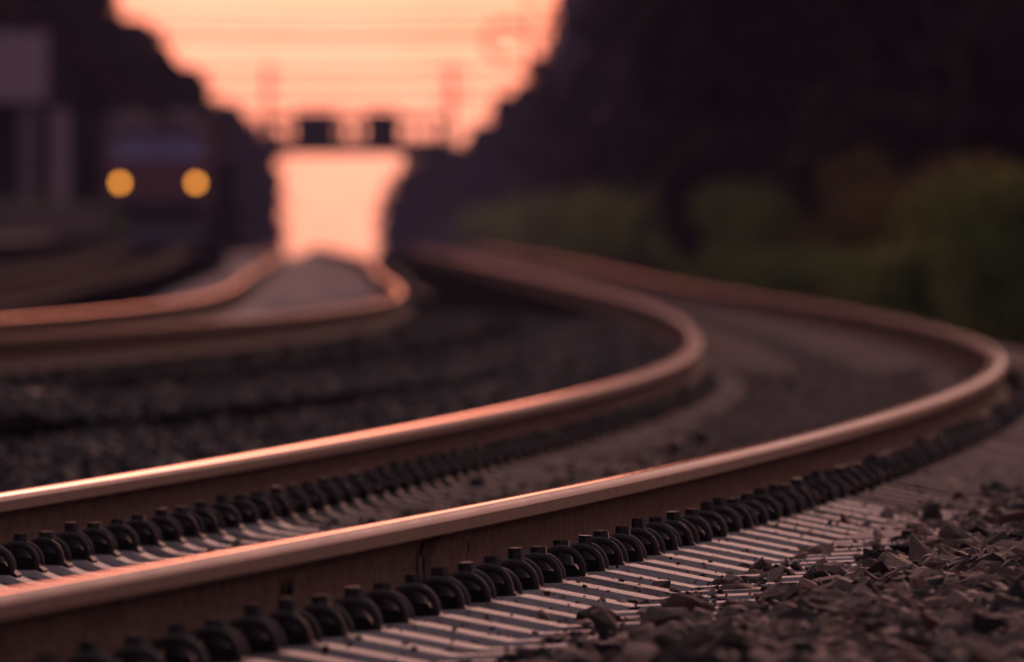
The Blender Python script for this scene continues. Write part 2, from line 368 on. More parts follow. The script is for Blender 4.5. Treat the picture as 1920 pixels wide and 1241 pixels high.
def bolt_mesh(r=.0195, h=.086):
    return MB().cyl((0, 0, .012), (0, 0, .022), .027, n=16).cyl((0, 0, .022), (0, 0, .045), .026, .020, n=16).cyl((0, 0, .045), (0, 0, h), r, r - .0015, n=6).cyl((0, 0, -.01), (0, 0, .012), .011, n=8).mesh('bolt')
def plate_mesh():
    return MB().prism([(-.030, -.012), (.056, -.016), (.062, -.004), (.046, .010), (.034, .026), (.0, .030), (-.022, .020)], 'y', -.055, .055).mesh('guide_plate')
ME_S, ME_C, ME_P = sleeper_mesh(), clamp_mesh(), plate_mesh()
ME_BS = [bolt_mesh(r, h) for r, h in ((.0185, .080), (.017, .084), (.0195, .075), (.0175, .078))]
ME_S.materials.append(M['concrete']); ME_C.materials.append(M['clamp']); [b_.materials.append(M['bolt']) for b_ in ME_BS]; ME_P.materials.append(M['plastic'])
ME_SHADED = ME_S.copy(); ME_SHADED.materials.clear(); ME_SHADED.materials.append(M['shaded_concrete'])
ME_PAD = MB().box((0, 0, -.177), (.15, .18, .008)).mesh('rail_pad'); ME_PAD.materials.append(M['plastic'])
def make_sleeper():
    root = empty('railway_sleeper')
    link(bpy.data.objects.new('concrete_body', ME_S), root)
    for side in (1, -1):
        pd = link(bpy.data.objects.new('rail_pad', ME_PAD), root); pd.location = (side * .7525, 0, 0)
        for out in (1, -1):
            d = side * out
            loc = Vector((side * .7525 + d * .108, 0, -.167))
            g = link(bpy.data.objects.new('guide_plate', ME_P), root); g.location = loc
            c = link(bpy.data.objects.new('clamp', ME_C), root); c.location = loc
            if d < 0: g.rotation_euler.z = c.rotation_euler.z = math.pi
            link(bpy.data.objects.new('bolt', ME_BS[0]), c).location = (.004, 0, 0)
    return root
def place(o, tr, d, jit=0.0):
    x, y, e, th, cn = tr.pos(d)
    o.location = (x, y, e + random.uniform(-.002, .002))
    o.rotation_euler = (random.uniform(-.004, .004), -math.atan2(cn, 1.505), -th + random.uniform(-jit, jit))
B0 = 1.96          # first bolt that was measured on the photograph
WELD_I = 9
proto = make_sleeper(); first = True
for i in range(-5, 112):
    if i < 96:
        o = proto if first else copy_tree(proto); first = False
    else:
        o = link(bpy.data.objects.new('railway_sleeper', ME_SHADED))
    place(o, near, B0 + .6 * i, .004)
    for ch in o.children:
        if ch.name.startswith('concrete_body') and i > 30: ch.data = ME_SHADED
        if ch.name.startswith('clamp'):
            ch.rotation_euler = (random.gauss(0, .03), random.gauss(0, .035), ch.rotation_euler.z + random.gauss(0, .05)); ch.location.z += random.gauss(0, .0012)
            for bo in ch.children: bo.data = random.choice(ME_BS); bo.rotation_euler.z = random.uniform(0, 1.05)
    k = i - WELD_I
    if k == 0: lab = 'concrete sleeper right below the dark weld on the foreground rail'
    elif 0 < k and k <= 59 and i < 66: lab = f'concrete sleeper with spring clips, {ORD[k-1]} one beyond the dark weld on the foreground rail'
    elif -14 <= k < 0: lab = f'concrete sleeper with spring clips, {ORD[-k-1]} one on the near side of the foreground rail weld'
    else: lab = 'concrete sleeper in the blurred far bend of the foreground track'
    tag(o, lab, 'sleeper', 'sleepers of the foreground track')
for i in range(0, 170):
    o = link(bpy.data.objects.new('railway_sleeper', ME_S)); place(o, left, 28 + .6 * i, .004)
    tag(o, 'blurred concrete sleeper of the left track below the bright gap', 'sleeper', 'sleepers of the left track')
def sleeper_stuff(name, tr, s0, s1, m='shaded_concrete', lab='far concrete sleepers merging into one blurred band'):
    vs_, fs_ = [], []; st_ = ((-1.6, -.205), (-.93, -.166), (-.6, -.168), (0, -.222), (.6, -.168), (.93, -.166), (1.6, -.205))
    co = np.array([p_ for u, z in st_ for p_ in ((u, -.145, -.4), (u, -.105, z), (u, .105, z), (u, .145, -.4))])
    top = [(4 * k + j, 4 * k + j + 1, 4 * k + j + 5, 4 * k + j + 4) for k in range(6) for j in range(3)]
    b = 0
    for d in np.arange(s0, s1, .6):
        x, y, e, th, cn = tr.pos(d); c, s_ = math.cos(-th), math.sin(-th)
        v = co.copy(); v[:, 0], v[:, 1] = co[:, 0] * c - co[:, 1] * s_ + x, co[:, 0] * s_ + co[:, 1] * c + y; v[:, 2] += e + co[:, 0] / 1.505 * cn
        vs_.append(v); fs_.append(np.array(top) + b); b += len(co)
    o = mesh_obj(name, np_mesh(name, np.concatenate(vs_), np.concatenate(fs_)), None, [M[m]])
    return tag(o, lab, 'sleepers', kind='stuff')
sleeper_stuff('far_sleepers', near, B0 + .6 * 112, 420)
sleeper_stuff('far_sleepers', left, 28 + .6 * 170, 420, 'concrete', 'far sleepers of the left track running up to the bright gap, one blurred band')
sleeper_stuff('far_sleepers', third, 40, 420, 'darkened', 'dark sleepers under the track of the train, one blurred band')

# the weld, stains and chalk mark on the web of the foreground rail
def rail_frame(d, side=1, tr=near):
    x, y, e, th, cn = tr.pos(d)
    return Matrix.Translation((x + side * .7525 * math.cos(th), y - side * .7525 * math.sin(th), e + side * .5 * cn)) @ Matrix.Rotation(-th, 4, 'Z')
def on_rail(o, d, parent):
    o.parent = parent; o.matrix_local = rail_frame(d)
WS = B0 + .6 * WELD_I + .32
mb = MB()
for sg in (1, -1):
    prof = [(.0375, -.040), (.0160, -.052), (.0125, -.062), (.0110, -.10), (.0140, -.128), (.022, -.143), (.05, -.1535), (.05, -.158), (.004, -.15), (.004, -.045)]
    mb.prism([(sg * a, b) for a, b in prof], 'y', -.075, .075)
    mb.prism([(sg * a, b) for a, b in [(.0378, -.0395), (.0170, -.0515), (.0135, -.062), (.0115, -.078), (.005, -.07), (.005, -.045)]], 'y', -.15, .15)
on_rail(mb.build('weld', M['weld']), WS, rail_near)
mb = MB().cyl((.0080, 0, -.078), (.0105, 0, -.078), .012, n=12)
on_rail(mb.build('stamp_mark', M['weld']), WS + 1.0, rail_near)
mb = MB()
for a, b in (((-.10, -.070), (-.07, -.108)), ((-.07, -.108), (-.04, -.070)), ((.0, -.108), (.02, -.070)), ((.02, -.070), (.05, -.100)), ((.05, -.100), (.08, -.070)), ((.08, -.070), (.11, -.110))):
    mb.cyl((.0092, a[0], a[1]), (.0092, b[0], b[1]), .0022, n=5)
on_rail(mb.build('paint_mark', M['weld']), B0 + .6 * 4 + .45, rail_near)
mb = MB().cyl((.0085, 0, -.055), (.011, .0, -.125), .003, n=5)
on_rail(mb.build('rust_streak', M['rail_side']), WS - .22, rail_near)

# ------------------------------------------------------------------ ballast stones
def stone_variants(nv, npts=9, flat=.5):
    out = []
    for k in range(nv):
        bm = bmesh.new()
        sx_, sy_ = random.uniform(.9, 1.25), random.uniform(.7, .95)
        for j in range(npts):
            z_ = 1 - 2 * (j + .5) / npts; a_ = j * 2.39996 + random.uniform(-.45, .45); z_ = max(-.97, min(.97, z_ + random.uniform(-.16, .16)))
            r_ = math.sqrt(1 - z_ * z_); v = Vector((r_ * math.cos(a_), r_ * math.sin(a_), z_)) * random.uniform(.40, .56)
            bm.verts.new((v.x * sx_, v.y * sy_, v.z * flat))
        bmesh.ops.convex_hull(bm, input=bm.verts)
        for v in [v for v in bm.verts if not v.link_faces]: bm.verts.remove(v)
        bmesh.ops.triangulate(bm, faces=bm.faces); bmesh.ops.recalc_face_normals(bm, faces=bm.faces)
        bm.verts.index_update()
        out.append((np.array([v.co[:] for v in bm.verts]), np.array([[v.index for v in f.verts] for f in bm.faces])))
        bm.free()
    return out
SV = stone_variants(18, 14, .48) + stone_variants(9, 10, .24)
SVL = stone_variants(16, 7, .6)          # plainer stones for the blurred stretches
def rots(n, tilt):
    a = rng.uniform(0, 2 * math.pi, n); tx = rng.normal(0, tilt, n); ty = rng.normal(0, tilt, n)
    ca, sa, cx, sx, cy, sy = np.cos(a), np.sin(a), np.cos(tx), np.sin(tx), np.cos(ty), np.sin(ty)
    Z = np.zeros(n); O = np.ones(n)
    Rz = np.stack([ca, -sa, Z, sa, ca, Z, Z, Z, O], 1).reshape(n, 3, 3)
    Rx = np.stack([O, Z, Z, Z, cx, -sx, Z, sx, cx], 1).reshape(n, 3, 3)
    Ry = np.stack([cy, Z, sy, Z, O, Z, -sy, Z, cy], 1).reshape(n, 3, 3)
    return Rx @ Ry @ Rz
def stones_mesh(name, P, size, tilt=.45, sv=None):
    sv = sv or SV; n = len(P); Rm = rots(n, tilt); var = rng.integers(0, len(sv), n); vs_, fs_ = [], []; b = 0
    for k, (co, fc) in enumerate(sv):
        ids = np.nonzero(var == k)[0]
        if not len(ids): continue
        v = np.einsum('nij,vj->nvi', Rm[ids], co) * size[ids, None, None] + P[ids][:, None, :]
        f = fc[None] + (np.arange(len(ids)) * len(co))[:, None, None] + b
        vs_.append(v.reshape(-1, 3)); fs_.append(f.reshape(-1, 3)); b += v.shape[0] * v.shape[1]
    return np_mesh(name, np.concatenate(vs_), np.concatenate(fs_))
def lat_pts(tr, d, lat):
    x = np.interp(d, tr.S, tr.X); y = np.interp(d, tr.S, tr.Y); th = np.interp(d, tr.S, tr.th); e = np.interp(d, tr.S, tr.E); cn = np.interp(d, tr.S, tr.Cn)
    return x + lat * np.cos(th), y - lat * np.sin(th), e + np.clip(lat, -1.65, 1.65) / 1.505 * cn
def in_view(X, Y, pad=40):
    px = 960 + F * X / Y
    return (px > -pad) & (px < 1920 + pad)
def scatter(tr, d0, d1, l0, l1, dens, smin, smax, lift, zfun, crib=False):
    n = int((d1 - d0) * (l1 - l0) * dens)
    d = rng.uniform(d0, d1, n); lat = rng.uniform(l0, l1, n)
    if crib:
        ph = ((d - B0) / .6 + .5) % 1.0 - .5
        k = np.abs(ph) * .6 > .125; d, lat = d[k], lat[k]
    X, Y, E = lat_pts(tr, d, lat); k = in_view(X, Y, 420 if Y.min() < 60 else 200)
    X, Y, E, d, lat = X[k], Y[k], E[k], d[k], lat[k]
    size = smin + (smax - smin) * rng.beta(1.1, 3.6, len(X))
    lf = rng.uniform(*lift, len(X))
    return np.stack([X, Y, E + zfun(lat, d) + lf], 1), size, d, lat
shoulder_z = lambda lat, d: np.interp(lat, [1.1, 1.3, 1.5, 1.65, 1.9, 2.2, 2.65, 3.2, 4.4], [-.214, -.210, -.202, -.190, -.182, -.20, -.30, -.60, -.93])
P1, S1, d1, l1 = scatter(near, 0, 26, 1.02, 2.8, 900, .018, .15, (-.016, .014), shoulder_z)
# fewer stones where the sleeper tops stay clean
keep = rng.uniform(0, 1, len(l1)) < np.interp(l1, [1.02, 1.2, 1.36, 1.50, 1.66], [.02, .05, .12, .35, 1.0])
P1, S1 = P1[keep], S1[keep]
px = S1 * F / P1[:, 1] * (P1[:, 2] > -.23) * in_view(P1[:, 0], P1[:, 1], -10) * (YH + (H - P1[:, 2]) * F / P1[:, 1] < 1235)
big = np.argsort(-px)[:300]; rest = np.ones(len(P1), bool); rest[big] = False
stuff = mesh_obj('ballast_gravel', stones_mesh('ballast_gravel', P1[rest], S1[rest]), None, [M['stone']])
tag(stuff, 'loose brown ballast gravel on the shoulder at lower right', 'gravel', kind='stuff')
STONE_ME = []
for co, fc in SV:
    me = np_mesh('ballast_stone', co, fc); me.materials.append(M['stone']); STONE_ME.append(me)
for j in big:
    o = link(bpy.data.objects.new('ballast_stone', STONE_ME[random.randrange(len(STONE_ME))]), bed)
    o.location = P1[j]; s_ = float(S1[j]); o.scale = (s_, s_, s_)
    o.rotation_euler = (random.gauss(0, .4), random.gauss(0, .4), random.uniform(0, 6.28))
gravel_mat = 'stone'
def gravel(label, *a, **k):
    P, S_, d, l = scatter(*a, **k)
    tag(mesh_obj('ballast_gravel', stones_mesh('ballast_gravel', P, S_, sv=SVL), None, [M[gravel_mat]]), label, 'gravel', kind='stuff')
gravel('blurred ballast gravel on the outside of the right-hand bend', near, 26, 85, 1.45, 2.7, 330, .025, .085, (-.012, .012), shoulder_z)
zc = lambda lat, d: np.interp(lat, [b[0] for b in BED][::-1], [b[1] for b in BED][::-1])
gravel_mat = 'darker_stone'
zcr = lambda lat, d: np.interp(lat, [-.75, -.66, -.5, 0, .5, .66, .75, .87,   .93, 1.1, 1.62], [-.198, -.203, -.218, -.236, -.218, -.203, -.198, -.184, -.184, -.222, -.218])
gravel('dark ballast between the sleepers of the foreground track', near, -9, 45, -.75, 1.62, 460, .02, .055, (-.014, .0), zcr, crib=True)
zt_ = lambda lat, d: np.interp(lat, [-.66, -.5, 0, .5, .66], [-.20, -.205, -.212, -.205, -.20])
gravel_mat = 'stone'
gravel('dark gravel strewn over the sleepers round the bend of the foreground track', near, 16, 80, -.67, .67, 45, .02, .06, (-.004, .008), zt_)
gravel_mat = 'darker_stone'
gravel('dark coarse ballast gravel between the foreground track and the left track', near, 14, 95, -7.0, -.9, 120, .04, .17, (-.012, .035), zc)

gravel_mat = 'stone'
gravel('fine grit and small chips strewn over the bright sleeper ends', near, 0, 30, .92, 1.6, 60, .006, .03, (-.001, .003), lambda lat, d: np.interp(lat, [.925, 1.10, 1.60], [-.164, -.204, -.198]))
gravel_mat = 'darker_stone'
gravel('dark ballast gravel over the far sleeper ends of the second rail', near, 9, 110, -2.0, -.9, 140, .035, .13, (-.012, .02), lambda lat, d: np.interp(lat, [-2.0, -1.7, -1.2, -.9], [-.235, -.2, -.185, -.17]))
zl = lambda lat, d: np.interp(lat, [.83, 1.1, 1.35, 1.72, 2.3], [-.18, -.195, -.205, -.225, -.26])
gravel('dark ballast gravel heaped against the sleeper ends of the left track', left, 25, 100, .83, 2.5, 140, .04, .11, (-.01, .012), zl)

# single stones that lie on the sleepers and between the rails
def lone_stone(px_, py_, z, w_px, label, m, flat=.8, v=None):
    p = at(px_, py_, z); s_ = w_px / (F / p.y)
    co, fc = SV[v if v is not None else random.randrange(18)]
    co = co.copy(); co[:, 2] *= flat * .8 * (co[:, 0].max() - co[:, 0].min()) / (co[:, 2].max() - co[:, 2].min()); co /= (co[:, 0].max() - co[:, 0].min())
    zmin = co[:, 2].min()
    me = np_mesh('stone', co * s_, fc)
    o = mesh_obj('stone', me, None, [m]); o.location = (p.x, p.y, z - zmin * s_ - .004); o.rotation_euler.z = random.uniform(0, 6.28)
    return tag(o, label, 'stone', 'single stones lying on the sleepers')
lone_stone(1285, 1064, -0.203, 58, 'dark angular stone lying alone on the striped sleepers', M['dark_stone'], .75)
p = at(1285, 1124, -.206); bm = bmesh.new()
for q_ in ((-.036, -.018, 0), (.034, -.022, 0), (.040, .02, .0), (-.028, .024, 0), (.004, -.006, .066), (.016, .010, .060), (.030, -.014, .034), (-.020, -.014, .024)): bm.verts.new(q_)
bmesh.ops.convex_hull(bm, input=bm.verts); me = bpy.data.meshes.new('stone'); bm.to_mesh(me); bm.free()
o = mesh_obj('stone', me, None, [M['ochre_stone']]); o.location = p
tag(o, 'upright ochre wedge of stone at the edge of the gravel', 'stone', 'single stones lying on the sleepers')
lone_stone(1180, 1098, -0.203, 66, 'flat brown stone on the sleepers, left of the dark angular stone', M['stone'], .5)
lone_stone(885, 1150, -0.172, 84, 'brown flat stone on the sleepers close in front of the rail clips', M['stone'], .5)
lone_stone(785, 1218, -0.203, 70, 'small brown stone on the sleepers near the bottom edge', M['stone'], .6)
lone_stone(935, 1195, -0.203, 90, 'long brown stone lying across sleeper tops in the foreground', M['stone'], .45)
lone_stone(1115, 1215, -0.203, 130, 'broad pale flat stone at the front edge of the gravel', M['pale_stone'], .4)
lone_stone(1305, 1232, -0.203, 100, 'pink pale stone cut by the bottom edge of the photograph', M['pale_stone'], .45)
lone_stone(1345, 1112, -0.203, 56, 'dark stone just right of the ochre wedge', M['dark_stone'], .6)
lone_stone(838, 914, -0.205, 30, 'dark pebble between the rails, left of a pair', M['dark_stone'], .9)
lone_stone(893, 912, -0.205, 38, 'dark pebble between the rails, right of a pair', M['dark_stone'], .8)
lone_stone(1268, 846, -0.205, 30, 'small dark stone between the rails behind the foreground rail', M['dark_stone'], 1.0)
lone_stone(1316, 832, -0.205, 34, 'taller dark stone between the rails behind the foreground rail', M['dark_stone'], 1.2)
lone_stone(1478, 720, -0.205, 24, 'lone dark stone far out between the rails at the bend', M['dark_stone'], 1.2)
lone_stone(458, 958, -0.160, 34, 'pale round stone lodged against the clips of the second rail', M['pale_stone'], .9)
# dry leaf
p = at(480, 1207, -.168); bm = bmesh.new()
lp = [(-.045, 0, .0), (-.025, .012, .006), (.01, .016, .014), (.048, 0, .026), (.012, -.014, .016), (-.022, -.011, .006)]
mid = [bm.verts.new((x, 0, z + .004)) for x, z in ((-.02, .002), (.012, .010))]
lv = [bm.verts.new(q_) for q_ in lp]
for f_ in ((0, 1, 'a'), (1, 2, 'ab'), (2, 3, 'b'), (3, 4, 'b'), (4, 5, 'ba'), (5, 0, 'a')):
    vv = [lv[f_[0]], lv[f_[1]]] + [mid[0 if c_ == 'a' else 1] for c_ in f_[2][::-1]]
    bm.faces.new(vv)
r_ = bmesh.ops.solidify(bm, geom=bm.faces[:], thickness=.0015)
me = bpy.data.meshes.new('dry_leaf'); bm.to_mesh(me); bm.free()
o = mesh_obj('dry_leaf', me, None, [M['dry_leaf']]); o.location = p; o.rotation_euler.z = .1
tag(o, 'curled ochre dry leaf on the sleepers beside the rail clips at lower left', 'leaf')

# ------------------------------------------------------------------ vegetation
def leaf_cloud(name, blobs, n, ls, mat_, parent=None, upright=0.0, shell=.55):
    """many small leaf faces spread through a crown made of ellipsoid clumps: blobs = (x,y,z,rx,ry,rz)"""
    B = np.array(blobs, float); vol = B[:, 3] * B[:, 4] * B[:, 5]; pick = rng.choice(len(B), n, p=vol / vol.sum()); b = B[pick]
    u = rng.normal(size=(n, 3)); u /= np.linalg.norm(u, axis=1)[:, None]
    rr = rng.uniform(shell ** 3, 1.08, n) ** (1 / 3)
    c = b[:, :3] + u * b[:, 3:] * rr[:, None]
    d1_ = rng.normal(size=(n, 3)); d1_[:, 2] += upright * 3; d1_ /= np.linalg.norm(d1_, axis=1)[:, None]
    d2 = np.cross(d1_, rng.normal(size=(n, 3))); d2 /= np.linalg.norm(d2, axis=1)[:, None]
    s1 = ls * rng.uniform(.6, 1.4, n)[:, None]; s2 = s1 * rng.uniform(.35, .6, n)[:, None]
    if upright: s2 = s2 * .5
    V_ = np.stack([c - d1_ * s1, c + d2 * s2, c + d1_ * s1, c - d2 * s2], 1).reshape(-1, 3)
    return mesh_obj(name, np_mesh(name, V_, np.arange(4 * n).reshape(n, 4)), parent, [mat_])
def tree(x, y, top, rad, label, leafmat, dens=1.0, name='tree', low=.15, group=None, cols=1.0):
    """top = height of the crown's top above the datum"""
    base = -.62 + float(crest(y)); h = top - base
    root = empty(name, (x, y, base)); tag(root, label, 'tree', group)
    tr = MB()
    lean = random.uniform(-.03, .03) * h
    tr.tube([(0, 0, -.1), (lean * .3, 0, h * .25), (lean * .6, .1, h * .5), (lean, .1, h * .82)], [.035 * h ** .9, .028 * h ** .9, .018 * h ** .9, .005 * h], 8)
    blobs = []
    nb = 22
    for k in range(nb):
        zz = low + (1 - low) * (k + .5) / nb; a = random.uniform(0, 6.28)
        wd = rad * (1.02 - .75 * max(0, zz - .35) ** 1.3 * 1.3) * (.75 + .25 * min(1, zz / .3))
        q_ = random.uniform(.15, .75) * wd; br = rad * random.uniform(.30, .48) * (1.1 - .45 * zz)
        bx, by, bz = q_ * math.cos(a) + lean * zz, q_ * math.sin(a), min(zz * h, h - br * .8)
        blobs.append((bx, by, bz, br * 1.1, br * 1.1, br * .85))
        if k % 3 == 0: tr.tube([(lean * zz * .6, 0, max(.2, bz - .25 * h)), (bx * .5, by * .5, bz - .08 * h), (bx * .9, by * .9, bz)], [.012 * h ** .9, .008 * h ** .9, .003 * h], 5)
    tr.build('trunk', M['bark'], root, True)
    leaf_cloud('crown', blobs, int(5200 * dens), .10 + .016 * h, leafmat, root)
    return root
def tree_px(px_, top_py, y, rad_px, label, leafmat, **k):
    s_ = F / y
    return tree((px_ - 960) / s_, y, H - (top_py - YH) / s_, rad_px / s_, label, leafmat, **k)
G1, G2 = 'trees left of the bright gap', 'trees right of the bright gap'
for a in (
    (505, 250, 1150, 42, 'slender hazy tree edging the bright gap on its left', M['leaf_hazed'], G1),
    (450, 200, 1000, 70, 'rounded purple-grey tree just right of the train', M['leaf_hazed'], G1),
    (372, 150, 560, 80, 'dark tree rising behind the right side of the train cab', M['leaf'], G1),
    (292, 92, 545, 90, 'dark tree rising right behind the train cab', M['leaf'], G1),
    (215, -30, 490, 115, 'tall dark tree behind the left side of the train', M['leaf'], G1),
    (105, -90, 480, 130, 'tall dark tree behind the station roof', M['leaf'], G1),
    (-20, -110, 425, 140, 'black tall tree filling the upper left corner', M['leaf'], G1),
    (492, 325, 900, 50, 'low bluish bush beside the track just left of the bright gap', M['leaf_hazed'], G1),
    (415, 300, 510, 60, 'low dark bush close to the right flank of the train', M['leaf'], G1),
    (765, 318, 1250, 52, 'small hazy purple tree edging the bright gap on its right', M['leaf_hazed'], G2),
    (830, 275, 1150, 70, 'hazy purple tree second from the bright gap on its right', M['leaf_hazed'], G2),
    (905, 240, 1100, 76, 'brownish tree third from the bright gap on its right', M['leaf_hazed'], G2),
    (965, 165, 1020, 76, 'dark tree below the curved lamp arm', M['leaf'], G2),
    (1040, 110, 760, 86, 'dark tree right of the curved lamp arm', M['leaf_red'], G2),
    (1110, -40, 620, 95, 'reddish brown tree whose edge bounds the sky at the top', M['leaf_red'], G2),
    (1210, -90, 520, 110, 'rust tinged tall tree above the middle of the hedge', M['leaf_red'], G2),
    (1330, -110, 460, 125, 'tall dark tree with faint orange leaves', M['leaf_red'], G2),
    (1450, -120, 430, 130, 'tall dark tree behind the white marker boards', M['leaf'], G2),
    (1580, -130, 340, 140, 'tall dark tree right of the white marker boards', M['leaf'], G2),
    (1720, -130, 320, 150, 'tall black tree above the yellowish weeds', M['leaf'], G2),
    (1870, -140, 300, 160, 'black tree filling the upper right corner', M['leaf'], G2),
):
    tree_px(a[0], a[1], a[2], a[3], a[4], a[5], group=a[6], low=.05, dens=1.8)
# a second rank closes the view behind
for k, (px_, y, rad) in enumerate(((1300, 470, 2.6), (1372, 400, 2.6), (1440, 345, 2.6), (1540, 300, 2.7), (1670, 262, 2.8), (1800, 242, 3.0), (1935, 224, 3.2))):
    tree((px_ - 960) / (F / y), y, 16.5, rad, f'tall tree of the dark right-hand wood behind the hedge, {ORD[k]} from the bright gap', M['leaf'], group='second rank of the right-hand wood', low=.03, dens=5)
for k, (px_, y) in enumerate(((330, 700), (250, 690), (150, 680), (50, 650), (-40, 640))):
    tree_px(px_, (130, 40, -60, -110, -120)[k], y, 95, f'dark tree deep in the left-hand wood behind the train, {ORD[k]} from the bright gap', M['leaf'], group='second rank of the left-hand wood', low=.05, dens=2)
# the far wood on both sides closes the view: one mass
def wood(name, label, x0, x1, Y, prof, n):
    s_ = F / Y; b0 = -.62 + float(crest(Y)); blobs = []
    for px_ in np.arange(x0, x1, 14):
        top = np.interp(px_, [p_[0] for p_ in prof], [p_[1] for p_ in prof])
        for py in np.arange(570, top + 16 + random.uniform(0, 16), -26):
            blobs.append(((px_ + random.uniform(-9, 9) - 960) / s_, Y + random.uniform(-3, 3), H - (py + random.uniform(-9, 9) - YH) / s_, random.uniform(17, 28) / s_, 1.6, random.uniform(17, 28) / s_))
    tag(leaf_cloud(name, blobs, n, .42, M['leaf_hazed'], shell=.1), label, 'wood', kind='stuff')
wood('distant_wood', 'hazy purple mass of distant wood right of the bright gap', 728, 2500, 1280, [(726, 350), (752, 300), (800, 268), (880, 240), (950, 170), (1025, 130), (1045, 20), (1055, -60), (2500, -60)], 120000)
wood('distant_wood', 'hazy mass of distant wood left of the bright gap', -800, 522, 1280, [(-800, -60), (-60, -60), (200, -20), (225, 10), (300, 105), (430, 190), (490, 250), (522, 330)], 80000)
# weeds and brambles on the right of the bend
def shrub(px_, base_py, top_py, wpx, label, m, up=.4, n=1600):
    p = at(px_, base_py, -.42); s_ = F / p.y
    h = (base_py - top_py) / s_; w_ = wpx / s_
    root = empty('shrub', (p.x, p.y, -.45)); tag(root, label, 'shrub', 'weeds and shrubs along the right-hand bank')
    blobs = [(random.uniform(-.5, .5) * w_, random.uniform(-.6, .6) * w_, h * random.uniform(.12, .8), w_ * .34, w_ * .4, h * random.uniform(.14, .24)) for _ in range(14)]
    leaf_cloud('foliage', blobs, n, .045 + .02 * h, m, root, upright=up, shell=.2)
    st = MB()
    for _ in range(9):
        a, b_ = random.uniform(-.4, .4) * w_, random.uniform(-.4, .4) * w_
        st.tube([(a * .5, b_ * .5, 0), (a * .8, b_ * .8, h * .5), (a, b_, h * .95)], [.012, .009, .004], 5)
    st.build('stem', M['bark'], root)
    return root
for k, (px_, bp, tp, wp, m) in enumerate((
    (900, 455, 375, 70, 'weed'), (955, 462, 372, 80, 'weed'), (1015, 470, 355, 85, 'weed'), (1075, 478, 338, 90, 'weed'), (1140, 488, 345, 95, 'weed'), (1210, 498, 332, 100, 'weed'),
    (1285, 509, 322, 105, 'weed'), (1365, 522, 318, 115, 'weed'), (1450, 538, 325, 120, 'weed'), (1540, 556, 318, 130, 'weed'), (1640, 577, 290, 140, 'weed_dry'), (1735, 598, 268, 150, 'weed_dry'),
    (1830, 622, 262, 160, 'weed_dry'), (1920, 650, 300, 170, 'weed'), (1420, 552, 440, 130, 'weed'), (1560, 580, 450, 140, 'weed'), (1700, 606, 440, 150, 'weed'), (1800, 632, 430, 150, 'weed'))):
    nm = {'weed': 'green', 'weed_dry': 'yellowish'}[m]
    where = ('first', 'second', 'third', 'fourth', 'fifth', 'sixth', 'seventh', 'eighth', 'ninth', 'tenth', 'eleventh', 'twelfth', 'thirteenth', 'fourteenth')
    lab = f'blurred {nm} shrub beside the right bend, {where[k]} along the hedge from the bright gap' if k < 14 else f'low green weeds before the hedge, {where[k-14]} from the left'
    shrub(px_, bp, tp, wp * 1.8, lab, M[m], up=.9, n=3400)

